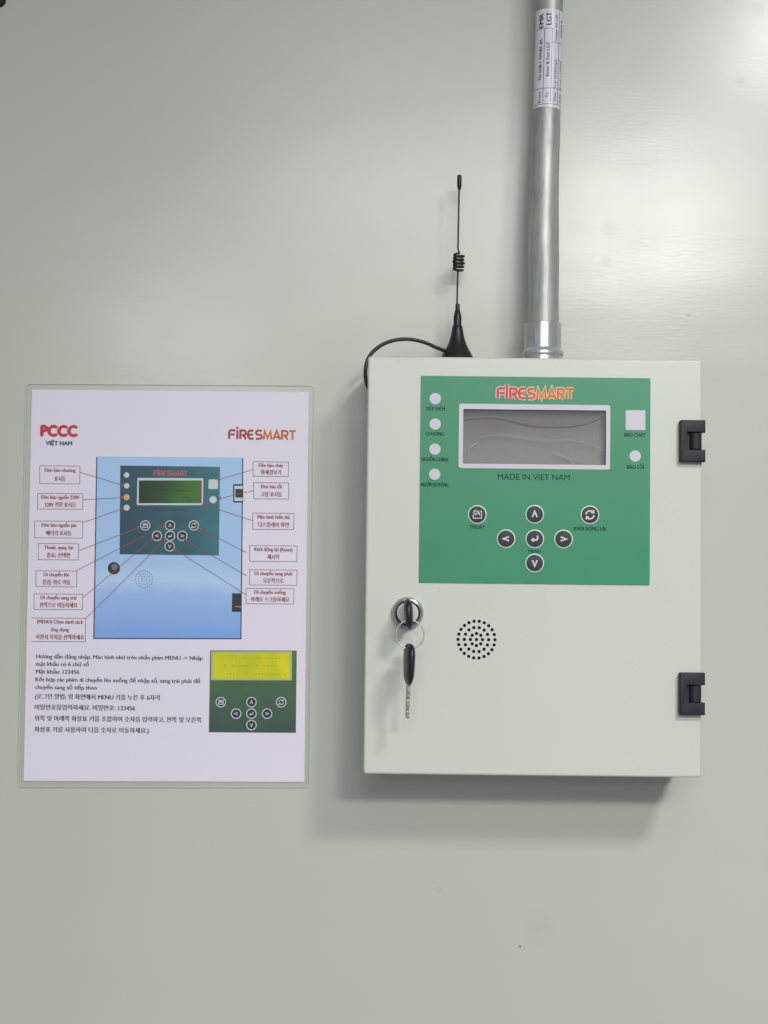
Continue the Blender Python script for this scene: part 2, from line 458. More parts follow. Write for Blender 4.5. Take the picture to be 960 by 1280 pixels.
# speaker hole pattern
gc = P(595.6, 799.5, DF); kpx = (D - DF) / FPX
holes = [(gc.x, gc.z)]
for rr_, n_, a0 in ((7.5, 8, 90), (15.2, 14, 0), (23.0, 22, 0)):
    for i in range(n_):
        a = math.radians(a0 + 360 * i / n_)
        holes.append((gc.x + rr_ * kpx * math.cos(a), gc.z + rr_ * kpx * math.sin(a)))
hole_loops = [circ(x, z, 2.15 * kpx, 14) for x, z in holes]
BV = 0.0016
door_t = 0.016
inner = rrect(dx0 + BV, dz0 + BV, dx1 - BV, dz1 - BV, 0.0012, 3)
bm = plate_bm(inner, hole_loops + [rrect(wx0 - 0.001, wz0 - 0.001, wx1 + 0.001, wz1 + 0.001)], -DF, 0.0014)
# rolled rim round the door
def rim(bm, x0, z0, x1, z1, steps):
    rings = []
    for ins, yy in steps:
        lp = rrect(x0 + ins, z0 + ins, x1 - ins, z1 - ins, 0.0012 + (BV - ins if ins <= BV else 0) * 0.9, 3)
        rings.append([bm.verts.new((x, yy, z)) for x, z in lp])
    for a, b in zip(rings, rings[1:]):
        n = len(a)
        for i in range(n):
            j = (i + 1) % n
            bm.faces.new((a[i], a[j], b[j], b[i]))
steps = [(BV, -DF)]
for i in range(1, 6):
    a = math.radians(90 * i / 5)
    steps.append((BV * (1 - math.sin(a)), -DF + BV * (1 - math.cos(a))))
steps += [(0.0, -DF + door_t), (0.0012, -DF + door_t), (0.0014, -DF + 0.0030)]
rim(bm, dx0, dz0, dx1, dz1, steps)
bmesh.ops.remove_doubles(bm, verts=bm.verts, dist=1e-6)
door = fin(bm, 'door', M_box, None, 35); adopt(door, box)

# body behind the door: open-fronted folded box, 2 mm back from the door lip
bx0, bx1, bz0, bz1 = dx0 + 0.0022, dx1 - 0.0022, dz0 + 0.0022, dz1 - 0.0022
bm = bmesh.new()
yb = -DF + door_t + 0.0012 - 0.004
loops = []
for (x0, z0, x1, z1, yy) in ((bx0, bz0, bx1, bz1, -0.0003), (bx0, bz0, bx1, bz1, yb), (bx0 + .0012, bz0 + .0012, bx1 - .0012, bz1 - .0012, yb), (bx0 + .0012, bz0 + .0012, bx1 - .0012, bz1 - .0012, -0.0015)):
    loops.append([bm.verts.new((x, yy, z)) for x, z in rrect(x0, z0, x1, z1)])
for a, b in zip(loops, loops[1:]):
    for i in range(4): bm.faces.new((a[i], a[(i + 1) % 4], b[(i + 1) % 4], b[i]))
bm.faces.new(loops[-1]); bm.faces.new(loops[0])
body = fin(bm, 'body', M_boxback); adopt(body, box)

sp_ = plate('dark_hole_backing', circ(gc.x, gc.z, 26 * kpx, 32), -DF + 0.0026, 0.003, M_dark, None); adopt(sp_, box)  # black backing added so the speaker holes look dark
# ------------------------------------------------------------------ faceplate
fx0 = (P(526.4, 470, DF).x + P(523.4, 728, DF).x) / 2; fx1 = (P(813, 473, DF).x + P(811.8, 732, DF).x) / 2
fz1 = (P(526.4, 470, DF).z + P(813, 472.7, DF).z) / 2; fz0 = (P(523.4, 727.9, DF).z + P(811.8, 731.8, DF).z) / 2
YF = -DF - 0.0007                          # front of the film
face = plate('faceplate', rrect(fx0, fz0, fx1, fz1, 0.0006, 2), YF, 0.0007 - 0.00002, M_green, None,
             holes=[rrect(wx0, wz0, wx1, wz1)])
adopt(face, box)
def lay(k): return YF - 0.00004 * k
K = kpx

# LCD: white printed frame, glass, dark cell behind, loose wire behind the glass
ox0, oz0, ox1, oz1 = pbox((573.0, 585.2), (762.6, 506.8), DF)
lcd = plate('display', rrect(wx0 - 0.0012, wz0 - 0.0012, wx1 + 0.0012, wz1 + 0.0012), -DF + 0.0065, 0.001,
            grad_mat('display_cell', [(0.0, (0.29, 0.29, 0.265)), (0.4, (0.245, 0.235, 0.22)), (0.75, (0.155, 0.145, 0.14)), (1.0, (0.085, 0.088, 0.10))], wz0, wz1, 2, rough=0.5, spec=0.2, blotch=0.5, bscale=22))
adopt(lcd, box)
fr_ = plate('display_frame', rrect(ox0, oz0, ox1, oz1, 2.6 * K, 4), YF - 0.0005, 0.00048, M_white, lcd, holes=[rrect(wx0, wz0, wx1, wz1, 0.0003, 2)])
# side walls of the recess
bm = bmesh.new()
a_ = [bm.verts.new((x, YF - 0.0003, z)) for x, z in rrect(wx0 - .0002, wz0 - .0002, wx1 + .0002, wz1 + .0002)]
b_ = [bm.verts.new((x, -DF + 0.0065, z)) for x, z in rrect(wx0 - .0002, wz0 - .0002, wx1 + .0002, wz1 + .0002)]
for i in range(4): bm.faces.new((a_[i], a_[(i + 1) % 4], b_[(i + 1) % 4], b_[i]))
fin(bm, 'display_bezel', M_inside, lcd)
M_glass = film_mat('display_window_film', (0.50, 0.50, 0.49), 0.12, rough=0.32, bump=0.12, bscale=16, gloss=0.8)
gl = plate('display_window', rrect(wx0 - 0.0001, wz0 - 0.0001, wx1 + 0.0001, wz1 + 0.0001), -DF + 0.0002, 0.0, M_glass, lcd)
M_wire = mat('brown_wire', (0.185, 0.145, 0.14), rough=0.7, spec=0.2)
pts = [P(x, y, DF - 0.0055) for x, y in ((577, 524), (592, 522.5), (612, 521), (630, 523), (648, 528), (668, 532), (692, 533), (715, 532), (735, 528), (748, 522), (757, 514))]
fin(tube_bm(smoothpath(pts, 5), 0.00085, 8), 'wire', M_wire, lcd, 60)
M_fold = film_mat('film_sheen_fold', (0.50, 0.52, 0.52), 0.10, rough=0.5, gloss=0.0) if True else mat('x', (0.36, 0.37, 0.38), rough=0.22, var=0.1)
M_fold2 = film_mat('film_sheen_crease', (0.62, 0.65, 0.64), 0.26, rough=0.5, gloss=0.0) if True else mat('x', (0.55, 0.56, 0.54), rough=0.2, var=0.1)
bm = bmesh.new()
def fold(pts, rad, m, bend=1):  # pale colour paints in the soft reflections along the film creases
    pp = smoothpath([P(x, y, DF - 0.0020) for x, y in pts], 6)
    n = len(pp); rads = [rad * (0.15 + 0.85 * math.sin(math.pi * i / (n - 1))) for i in range(n)]
    return fin(tube_bm(pp, rads, 8), 'crease_sheen', m, lcd, 80)
fold([(592, 548), (604, 546), (618, 544), (640, 545), (665, 549), (690, 551), (715, 550), (740, 556), (756, 565)], 0.0016, M_fold)
fold([(585, 567), (587, 561), (592, 556), (599, 553)], 0.0007, M_fold2)
fold([(688, 564), (700, 569), (710, 573), (717, 580)], 0.0008, M_fold2)
fold([(706, 568), (716, 573), (730, 577), (742, 579)], 0.0006, M_fold)
fold([(697, 557), (703, 562), (712, 558), (716, 566)], 0.0006, M_fold)

# indicator windows
def disc(px, py, r, name, m, par, y, th=0.00035, n=28):
    p = P(px, py, DF)
    o = fin(lathe_bm([(r * K, 0.0), (r * K, th), (0, th)], n, 'Y', (p.x, y, p.z)), name, m, None, None)
    return o
for (x, y) in ((544, 498.5), (544, 530.2), (543.6, 561.6), (543.3, 593), (793.7, 570.2)):
    adopt(disc(x, y, 7.1, 'indicator_light', M_white, None, YF + 0.00001), box)
q = pbox((781.6, 537.6), (806.4, 513.2), DF)
sq = plate('indicator_light', rrect(*q, 1.4 * K, 3), YF - 0.0004, 0.0004, M_white); adopt(sq, box)
sq['label'] = 'square white indicator window at the upper right of the faceplate'

# captions
def cap(s, px, py, h, w_, bold=0.028, m=M_dkgreen):
    return text(s, px, py, DF, lay(1), h, w_, m, None, bold)
for s, x, y, h, w_ in (('TIẾP ĐIỂM', 544, 513.4, 4.4, 24), ('CHUÔNG', 543.6, 544.6, 4.6, 22.5), ('NGUỒN CHÍNH', 543.4, 576.6, 4.6, 33),
                       ('NGUỒN DỰ PHÒNG', 543.0, 608.2, 4.6, 34), ('BÁO CHÁY', 793.6, 546.0, 4.8, 26.5), ('BÁO LỖI', 794.0, 586.2, 4.8, 21),
                       ('MENU', 668.2, 691.2, 4.2, 15.5), ('THOÁT', 596.2, 661.0, 4.6, 18.5), ('KHỞI ĐỘNG LẠI', 737.2, 663.2, 4.6, 39.5)):
    o = cap(s, x, y, h, w_); o.parent = face
o = cap('MADE IN VIET NAM', 667, 600.0, 7.4, 90, 0.0); o.parent = face

# the FIRE SMART logo, drawn as strokes in a unit 0..1 tall alphabet (x advances in units)
def arc(cx, cz, rx, rz, a0, a1, n=7):
    return [(cx + rx * math.cos(math.radians(a0 + (a1 - a0) * i / n)), cz + rz * math.sin(math.radians(a0 + (a1 - a0) * i / n))) for i in range(n + 1)]
LOGO = {
    'F': (0.78, [[(0.04, 0), (0.04, 0.62)] + arc(0.30, 0.66, 0.26, 0.30, 170, 95, 4) + [(0.80, 0.94)], [(0.22, 0.50), (0.70, 0.50)]]),
    'i': (0.26, [[(0.10, 0), (0.10, 0.98)], [(0.10, 1.10), (0.10, 1.34)]]),
    'R': (0.80, [[(0.06, 0), (0.06, 0.94), (0.50, 0.94)] + arc(0.52, 0.69, 0.22, 0.25, 85, -85, 7) + [(0.24, 0.44)], [(0.42, 0.42), (0.78, 0.0)]]),
    'E': (0.78, [[(0.76, 0.94), (0.34, 0.94)] + arc(0.34, 0.50, 0.30, 0.44, 100, 260, 8) + [(0.78, 0.06)], [(0.14, 0.50), (0.66, 0.50)]]),
    'S': (0.80, [[(0.76, 0.94), (0.26, 0.94)] + arc(0.26, 0.72, 0.20, 0.22, 95, 265, 6) + [(0.56, 0.50)] + arc(0.56, 0.28, 0.20, 0.22, 85, -85, 6) + [(0.04, 0.06)]]),
    'M': (1.06, [[(0.06, 0), (0.16, 0.92), (0.53, 0.12), (0.90, 0.92), (1.00, 0)]]),
    'A': (0.88, [[(0.02, 0), (0.44, 0.95), (0.86, 0)], [(0.26, 0.26), (0.62, 0.26)]]),
    'T': (0.76, [[(0.0, 0.94), (0.80, 0.94)], [(0.40, 0.94), (0.40, 0)]]),
}
def logo(px0, px1, py_base, hpx, d, y, m, par, wgt, gap=0.16, k=None):
    k = (D - d) / FPX
    word = 'FiRE SMART'
    adv = sum(LOGO[c][0] + gap if c != ' ' else 0.06 for c in word) - gap
    p0 = P(px0, py_base, d); sx = (px1 - px0) * k / adv; sz = hpx * k
    bm = bmesh.new(); x = 0; j = 0
    for c in word:
        if c == ' ':
            x += 0.06; continue
        a, strokes = LOGO[c]
        for s in strokes:
            j += 1
            stroke(bm, [(p0.x + (x + u) * sx, p0.z + v * sz) for u, v in s], wgt * sz, y - 0.000006 * (j % 3))
        x += a + gap
    return fin(bm, 'logo_lettering', m, par)
lx0, lx1 = P(620.5, 495, DF).x, P(717.5, 495, DF).x
M_logo = grad_mat('logo_red_orange', [(0.0, (0.72, 0.05, 0.055)), (0.32, (0.76, 0.075, 0.05)), (0.55, (0.82, 0.20, 0.05)), (1.0, (0.80, 0.17, 0.045))], lx0, lx1, 0)
M_logow = grad_mat('logo_pale_outline', [(0.0, (0.72, 0.62, 0.68)), (0.5, (0.78, 0.66, 0.45)), (1.0, (0.78, 0.66, 0.42))], lx0, lx1, 0)
for wgt, m, l_ in ((0.40, M_logow, 1), (0.205, M_logo, 3)):
    o = logo(621.5, 716.5, 498.3, 13.6, DF, lay(l_), m, face, wgt)

# push buttons
def chevron(kind, c, r, s=1.0):
    out = []
    if kind in 'udlr':
        base = [(-0.30, -0.36), (0, 0.36), (0.30, -0.36)]
        rot = {'u': 0, 'r': -90, 'd': 180, 'l': 90}[kind]
        a = math.radians(rot)
        if kind in 'lr': base = [(-0.25, -0.36), (0, 0.36), (0.25, -0.36)]
        out = [[(x * math.cos(a) - z * math.sin(a), x * math.sin(a) + z * math.cos(a)) for x, z in base]]
    elif kind == 'enter':
        out = [[(0.34, 0.42), (0.34, 0.02), (0.24, -0.14), (-0.20, -0.14)], [(-0.12, 0.06), (-0.36, -0.14), (-0.12, -0.34)]]
    elif kind == 'reset':
        out = [arc(0, 0, 0.50, 0.50, 175, 50, 9), arc(0, 0, 0.50, 0.50, -5, -130, 9), [(0.44, 0.60), (0.46, 0.26), (0.12, 0.30)], [(-0.44, -0.60), (-0.46, -0.26), (-0.12, -0.30)]]
    elif kind == 'exit':
        out = [[(-0.50, 0.02), (-0.50, -0.46), (0.52, -0.46), (0.52, 0.42), (0.30, 0.42)],
               [(-0.20, 0.60), (-0.48, 0.28), (-0.20, -0.04), (-0.16, 0.14), (0.10, 0.16), (0.30, -0.06), (0.24, 0.22), (0.02, 0.40), (-0.18, 0.42), (-0.20, 0.60)]]
    return [[(c[0] + x * r, c[1] + z * r) for x, z in s_] for s_ in out]
BTN = [('exit', 596.5, 643.2, 'round black button with a return arrow, above THOÁT'), ('u', 668.2, 642.9, 'round black button with an up chevron'),
       ('reset', 737.2, 643.6, 'round black button with circling arrows'), ('l', 632.4, 673.4, 'round black button with a left chevron'),
       ('enter', 668.3, 673.6, 'round black button with an enter arrow, above MENU'), ('r', 704.2, 673.8, 'round black button with a right chevron'),
       ('d', 668.2, 703.8, 'round black button with a down chevron')]
for kind, x, y, lab in BTN:
    p = P(x, y, DF)
    b_ = fin(lathe_bm([(11.7 * K, 0), (11.7 * K, 0.00030), (10.35 * K, 0.00055), (10.3 * K, 0.0003)], 40, 'Y', (p.x, YF, p.z)), 'button', M_ring, None, 40)
    adopt(b_, box); b_['label'] = lab
    c_ = fin(lathe_bm([(10.35 * K, 0.0), (10.3 * K, 0.0004), (9.9 * K, 0.00058), (9.4 * K, 0.00064), (0, 0.00066)], 40, 'Y', (p.x, YF, p.z)), 'button_cap', M_btn, b_, 30)
    bm = bmesh.new()
    for i, s_ in enumerate(chevron(kind, (p.x, p.z), 10.0 * K)):
        w_ = 0.20 if kind in 'udlr' else (0.20 if kind == 'enter' else (0.18 if kind == 'reset' else 0.11))
        stroke(bm, s_, w_ * 10 * K, YF - 0.00072 - 0.00001 * i)
    fin(bm, 'symbol', M_sym, b_)
    for ch in b_.children: pass

# ------------------------------------------------------------------ lock
lp = P(509.6, 766.2, DF + 0.004)
kl = (D - DF - 0.004) / FPX
r_ = 20.0 * kl
lk = fin(lathe_bm([(r_, 0.0), (r_ * 1.0, 0.0026), (r_ * 0.97, 0.0042), (r_ * 0.90, 0.0054), (r_ * 0.80, 0.0058), (r_ * 0.755, 0.0054), (r_ * 0.745, 0.001)], 56, 'Y', (lp.x, -DF, lp.z)), 'lock', M_chrome, None, 30)
adopt(lk, box)
fin(lathe_bm([(r_ * 0.76, 0.0012), (r_ * 0.76, 0.0030), (r_ * 0.66, 0.0030), (0, 0.0030)], 48, 'Y', (lp.x, -DF, lp.z)), 'lock_gap', M_dark, lk, 30)
# plug with a keyway slot
sl = rrect(lp.x - 0.0012, lp.z - 0.0042, lp.x + 0.0012, lp.z + 0.0042)
pb = plate('lock_plug', circ(lp.x, lp.z, r_ * 0.67, 48), -DF - 0.0050, 0.0042, M_plug, lk, holes=[sl])
for v in pb.data.vertices: pass

# ------------------------------------------------------------------ hinges
def prism_x(bm, outline, y0, y1):
    """closed XZ outline extruded from y0 (front) to y1"""
    a = [bm.verts.new((x, y0, z)) for x, z in outline]; b = [bm.verts.new((x, y1, z)) for x, z in outline]
    bm.faces.new(a); bm.faces.new(b)
    for i in range(len(a)): bm.faces.new((a[i], a[(i + 1) % len(a)], b[(i + 1) % len(a)], b[i]))
def hinge(cy, xl, lab):
    DH = DF + 0.005; kh = (D - DH) / FPX
    p = P(xl, cy, DH)                      # middle of the left edge
    def L(x, z): return (p.x + x * kh, p.z + z * kh)
    hw, hh, nx, nz = 31.5, 26.3, 9.0, 10.9
    bm = bmesh.new()
    out = [L(1.5, -hh), L(hw, -hh), L(hw, -nz), L(nx, -nz), L(nx, nz), L(hw, nz), L(hw, hh), L(1.5, hh), L(0, hh - 1.5), L(0, -hh + 1.5)]
    prism_x(bm, out, -DF - 0.0060, -DF - 0.0001)
    e = [e for e in bm.edges if all(v.co.y < -DF - 0.0055 for v in e.verts)]
    bmesh.ops.recalc_face_normals(bm, faces=bm.faces)
    bmesh.ops.bevel(bm, geom=e, offset=0.0009, segments=3, profile=0.5, affect='EDGES')
    h = fin(bm, 'hinge', M_blackpl, None, 35); adopt(h, box); h['label'] = lab
    # lugs that wrap round the door edge
    bm = bmesh.new()
    for s in (-1, 1):
        z0, z1 = sorted((s * hh * 0.98, s * (nz + 0.3)))
        x0 = dx1 + 0.0003
        a = L(hw - 0.6, z0); b = L(hw - 0.6, z1)
        prism_x(bm, [(x0, a[1]), (a[0], a[1]), (a[0], b[1]), (x0, b[1])], -DF - 0.0004, -DF + 0.014)
    fin(bm, 'hinge_lug', M_blackpl, h)
    # barrel in the notch and its leaf towards the body
    cx = L(20.2, 0)[0]
    bz = nz * kh
    bmb = lathe_bm([(0.0, -bz * 0.96), (0.0040, -bz * 0.96), (0.0045, -bz * 0.86), (0.0045, bz * 0.82), (0.0040, bz * 0.93), (0.0, bz * 0.93)], 32, 'Z', (cx, -DF - 0.0012, p.z))
    for v in bmb.verts:
        pass
    fin(bmb, 'hinge_barrel', M_blackpl, h, 35)
    # recessed web behind the barrel
    bm = bmesh.new()
    prism_x(bm, [L(nx - 0.3, -nz + 0.1), L(19.0, -nz + 0.1), L(19.0, nz - 0.1), L(nx - 0.3, nz - 0.1)], -DF - 0.0022, -DF - 0.0002)
    fin(bm, 'hinge_leaf', M_blackpl, h)
    return h
hinge(551.0, 850.3, 'upper black hinge on the right edge of the door')
hinge(867.3, 849.6, 'lower black hinge on the right edge of the door')

# ------------------------------------------------------------------ keys and ring
def superell(a, b, c, e, cx, nu=28, nv=20, taper=0.0):
    bm = bmesh.new(); rings = []
    sg = lambda v, p_: math.copysign(abs(v) ** p_, v)
    for i in range(nv + 1):
        v = -math.pi / 2 + math.pi * i / nv
        ring = []
        for j in range(nu):
            u = 2 * math.pi * j / nu
            r = sg(math.cos(v), e)
            z = c * sg(math.sin(v), e)
            tp = 1 + taper * z / c
            ring.append(bm.verts.new((a * r * sg(math.cos(u), 0.9) * tp, b * r * sg(math.sin(u), 0.7) * (1 + taper * 0.5 * z / c), z)))
        rings.append(ring)
    for A, B in zip(rings, rings[1:]):
        for j in range(nu): bm.faces.new((A[j], A[(j + 1) % nu], B[(j + 1) % nu], B[j]))
    bmesh.ops.remove_doubles(bm, verts=bm.verts, dist=1e-6)
    return bm
def cut_hole(o, r, z, y):
    """drill a hole along local x with a boolean, then bake"""
    bm = bmesh.new()
    n = 20
    A = [bm.verts.new((-0.02, y + r * math.cos(2 * math.pi * i / n), z + r * math.sin(2 * math.pi * i / n))) for i in range(n)]
    B = [bm.verts.new((0.02, v.co.y, v.co.z)) for v in A]
    bm.faces.new(A); bm.faces.new(B)
    for i in range(n): bm.faces.new((A[i], A[(i + 1) % n], B[(i + 1) % n], B[i]))
    c = fin(bm, 'cutter', None)
    md = o.modifiers.new('b', 'BOOLEAN'); md.object = c; md.operation = 'DIFFERENCE'; md.solver = 'EXACT'
    bpy.context.view_layer.update()
    me = bpy.data.meshes.new_from_object(o.evaluated_get(bpy.context.evaluated_depsgraph_get()))
    o.modifiers.clear(); o.data = me; bpy.data.objects.remove(c)
    for p_ in me.polygons: p_.use_smooth = True
    me.set_sharp_from_angle(angle=math.radians(40))
KD = 0.030                                 # how far the ring hangs in front of the door
kk = (D - DF - KD) / FPX
rc = P(512.4, 793.2, DF + KD); rr0 = 17.6 * kk
ringpts = [Vector((rc.x + rr0 * math.cos(2 * math.pi * i / 64), rc.y + 0.0012 * math.sin(2 * math.pi * i / 64 + 0.6), rc.z + rr0 * math.sin(2 * math.pi * i / 64))) for i in range(64)]
o = fin(tube_bm(ringpts, 0.00045, 8, True), 'key_ring', M_steel, None, 70)
tag(o, 'thin wire ring linking the key in the lock to the hanging key', 'key ring')

def blade_bm(L_, depth, th, teeth):
    out = [(-depth / 2, 0.001), (depth / 2, 0.001), (depth / 2, -L_ * 0.92), (depth / 4, -L_)]
    n = len(teeth)
    out.append((-depth / 5, -L_))
    for i, t in enumerate(teeth):
        z = -L_ * (0.94 - 0.66 * i / (n - 1))
        out.append((-depth / 2 + t * depth, z))
    out.append((-depth / 2, -L_ * 0.22))
    bm = bmesh.new()
    A = [bm.verts.new((-th / 2, y, z)) for y, z in out]; B = [bm.verts.new((th / 2, y, z)) for y, z in out]
    bm.faces.new(A); bm.faces.new(B)
    for i in range(len(A)): bm.faces.new((A[i], A[(i + 1) % len(A)], B[(i + 1) % len(A)], B[i]))
    # milled groove: a slim rib standing on each flank
    for s in (-1, 1):
        r2 = bmesh.ops.create_cube(bm, size=1.0)
        for v in r2['verts']:
            v.co = Vector((s * (th / 2 + 0.0001) + v.co.x * 0.0004, depth * 0.18 + v.co.y * depth * 0.16, -L_ * 0.5 + v.co.z * L_ * 0.86))
    return bm
TEETH = [0.05, 0.05, 0.34, 0.30, 0.04, 0.04, 0.26, 0.05, 0.05]
def key(label, loc, rot):
    k = empty('key', label, 'key', 'keys with black plastic heads')
    bow = fin(superell(0.0032, 0.0118, 0.0142, 0.62, 0, taper=0.10), 'key_head', M_keypl, k, 50)
    for v in bow.data.vertices:            # waist and shoulders of the moulding, seen edge-on
        zz = v.co.z / 0.0142
        if zz < -0.55: v.co.x *= 1 - 0.30 * (-zz - 0.55) / 0.45
    cut_hole(bow, 0.0019, 0.0112 - 0.0003, 0.0)
    b = fin(blade_bm(0.0232, 0.0070, 0.0017, TEETH), 'key_blade', M_steel, k)
    b.location = (0, 0, -0.0136)
    k.location = loc; k.rotation_euler = rot
    return k
# hanging key: hole sits on the lowest point of the ring
hp = Vector((rc.x - 0.0004, rc.y + 0.0012 * math.sin(-math.pi / 2 + 0.6), rc.z - rr0))
key('black-headed key hanging free from the ring below the lock', (hp.x, hp.y, hp.z - 0.0107), (0, math.radians(1.3), math.radians(9)))
# key in the lock: axis along y, head upright; rotated so the blade (-z) points into the door (+y)
kc = P(510.6, 767.8, DF + 0.020)
k2 = key('black-headed key standing in the chrome lock', (lp.x + 0.0004, -DF - 0.0050 - 0.0150, lp.z - 0.0002), (math.radians(90), 0, 0))
for ch in k2.children:
    if ch.name.startswith('key_head'):
        # this head is moulded with its ring hole at the lower outer corner
        me = fin(superell(0.0034, 0.0108, 0.0142, 0.70, 0, taper=0.0), 'tmp', M_keypl).data
        tmp = [o_ for o_ in bpy.data.objects if o_.data == me][0]
        cut_hole(tmp, 0.0020, 0.0090, -0.0063)
        ch.data = tmp.data; bpy.data.objects.remove(tmp)
        for v in ch.data.vertices:
            s_ = (v.co.y + 0.0118) / 0.0236
            v.co.x = v.co.x * (0.82 + 0.18 * s_) + 0.0016 * (0.5 - s_)

# ------------------------------------------------------------------ antenna
AD = 0.024
ka = (D - AD) / FPX
ztop = dz1 - 0.0022
def A(px, py, d=AD): return P(px, py, d)
ant = empty('antenna', 'black whip antenna with coiled middle standing on top of the box', 'antenna')
ab = A(571.6, 430); ant.location = (ab.x, -AD, ztop); bpy.context.view_layer.update()
zpx = lambda py: A(572, py).z - ztop
prof = [(0.0, 0.0), (0.0145, 0.0), (0.0148, 0.0012), (0.0142, 0.0026), (19.0 * ka, zpx(444.5)), (15.6 * ka, zpx(438)), (11.3 * ka, zpx(430)), (9.4 * ka, zpx(424)),
        (8.1 * ka, zpx(419)), (7.0 * ka, zpx(413)), (6.3 * ka, zpx(408)), (5.9 * ka, zpx(407.4)), (5.0 * ka, zpx(407)), (5.0 * ka, zpx(396)), (4.6 * ka, zpx(394)),
        (3.4 * ka, zpx(388.5)), (3.0 * ka, zpx(388)), (2.7 * ka, zpx(380.5)), (2.2 * ka, zpx(379.8)), (0.0, zpx(379.8))]
adopt(fin(lathe_bm(prof, 40, 'Z', (ab.x, -AD, ztop)), 'magnetic_base', M_rubber, None, 30), ant)
# whip with spring coil
wp = [A(571.2, 384), A(571.6, 365), A(572.0, 348), A(572.3, 342)]
coil = []
turns = 5.4
for i in range(int(turns * 22) + 1):
    t = i / 22
    f = t / turns
    rad = (6.1 + 0.5 * math.sin(3 * t)) * ka * min(1, 0.15 + t * 1.4, 0.15 + (turns - t) * 1.4)
    c = A(573.2, 339.6 - 23.2 * f)
    ang = math.radians(200) + 2 * math.pi * t
    coil.append(Vector((c.x + rad * math.cos(ang), -AD + rad * math.sin(ang), c.z)))
up = [A(572.4, 311), A(572.6, 304), A(573.2, 270), A(573.8, 240), A(574.0, 232)]
path = wp[:-1] + coil + up
rads = [1.15 * ka] * 3 + [1.2 * ka + 0.6 * ka * math.sin(math.pi * min(1, max(0, i / (len(coil) - 1)))) ** 0.5 for i in range(len(coil))] + [1.15 * ka] * len(up)
adopt(fin(tube_bm(path, rads, 10), 'whip', M_rubber, None, 70), ant)
c0 = A(574.2, 228)
tp = [(0, -10 * ka), (1.6 * ka, -9.6 * ka), (2.3 * ka, -7 * ka), (2.9 * ka, -5.5 * ka), (2.9 * ka, 7.6 * ka), (2.4 * ka, 9.2 * ka), (0, 9.8 * ka)]
adopt(fin(lathe_bm(tp, 20, 'Z', (c0.x, -AD, c0.z)), 'whip_tip', M_rubber, None, 40), ant)
cab = [A(566, 440.5, 0.026), A(556, 438.5, 0.028), A(545, 434.3, 0.030), A(531, 428.2, 0.032), A(514, 424.3, 0.034), A(497, 424.6, 0.035), A(481, 429.3, 0.036), A(468, 438.0, 0.037),
       A(459.8, 449, 0.038), A(456.9, 462, 0.039), A(457.3, 475, 0.040), A(461.5, 487, 0.040), A(468, 492, 0.040)]
adopt(fin(tube_bm(smoothpath(cab, 6), 2.35 * ka, 12), 'cable', M_cable, None, 70), ant)

# ------------------------------------------------------------------ conduit
con = empty('conduit', 'galvanised steel conduit pipe running up the wall from the top of the box', 'conduit')
pc = P(678.5, 437, 0.036); con.location = (pc.x, pc.y, ztop); bpy.context.view_layer.update()
ctl = [(689.5, -420, 0.030, 0.0100), (688.6, -200, 0.030, 0.0100), (687.0, 0, 0.030, 0.0100), (685.2, 80, 0.031, 0.0101), (683.6, 140, 0.032, 0.0102), (681.2, 200, 0.033, 0.0106), (679.8, 250, 0.034, 0.0110), (679.3, 290, 0.036, 0.0113),
       (679.3, 330, 0.036, 0.0115), (679.0, 370, 0.036, 0.0114), (678.8, 425, 0.036, 0.0115)]
pv = [P(x, y, d) for x, y, d, r in ctl]
pp = smoothpath(pv, 8); rv = smoothpath([Vector((r, 0, 0)) for *_, r in ctl], 8)
adopt(fin(tube_bm(pp, [v.x for v in rv], 40), 'pipe', M_pipe, None, 60), con)
kc_ = (D - 0.036) / FPX
cz = lambda py: P(678.5, py, 0.036).z - ztop
prof = [(19.6 * kc_, cz(405.5)), (21.6 * kc_, cz(404.2)), (22.9 * kc_, cz(405)), (23.0 * kc_, cz(436.5)), (24.4 * kc_, cz(438.5)), (26.3 * kc_, cz(441)),
        (26.3 * kc_, cz(444)), (24.5 * kc_, cz(446.5)), (24.5 * kc_, 0.0)]
cn = fin(lathe_bm(prof, 48, 'Z', (P(678.5, 420, 0.036).x, pc.y, ztop)), 'connector', M_conn, None, 30); adopt(cn, con)
# small crimp dimple seam on the connector
sm = fin(tube_bm([P(669.5, 411, 0.0505), P(669.5, 430, 0.0505)], 0.0004, 8), 'connector_seam', M_conn, cn)

# wrapped label: map (arc, height) on to the pipe
def pipe_at(z):
    for a, b, ra, rb in zip(pp, pp[1:], rv, rv[1:]):
        if a.z >= z >= b.z:
            t = (a.z - z) / (a.z - b.z)
            return a.lerp(b, t), ra.x + (rb.x - ra.x) * t
    return pp[0], rv[0].x
def wrap(me, off):
    for v in me.vertices:
        c, r = pipe_at(v.co.z)
        a = v.co.x                         # angle in radians, 0 = towards the camera
        v.co = Vector((c.x + (r + off) * math.sin(a), c.y - (r + off) * math.cos(a), v.co.z))
zl0, zl1 = P(684, 134, 0.0415).z, P(686.5, 10, 0.0415).z
bm = bmesh.new(); g = []
for i in range(25):
    row = []
    for j in range(41):
        a = math.radians(-88 + 168 * j / 40)
        row.append(bm.verts.new((a, 0, zl0 + (zl1 - zl0) * i / 24 - 0.0006 * math.sin(a) )))
    g.append(row)
for i in range(24):
    for j in range(40): bm.faces.new((g[i][j], g[i][j + 1], g[i + 1][j + 1], g[i + 1][j]))
lab = fin(bm, 'paper_label', M_label, None, 80); wrap(lab.data, 0.00022); adopt(lab, con)
RL = 0.0102
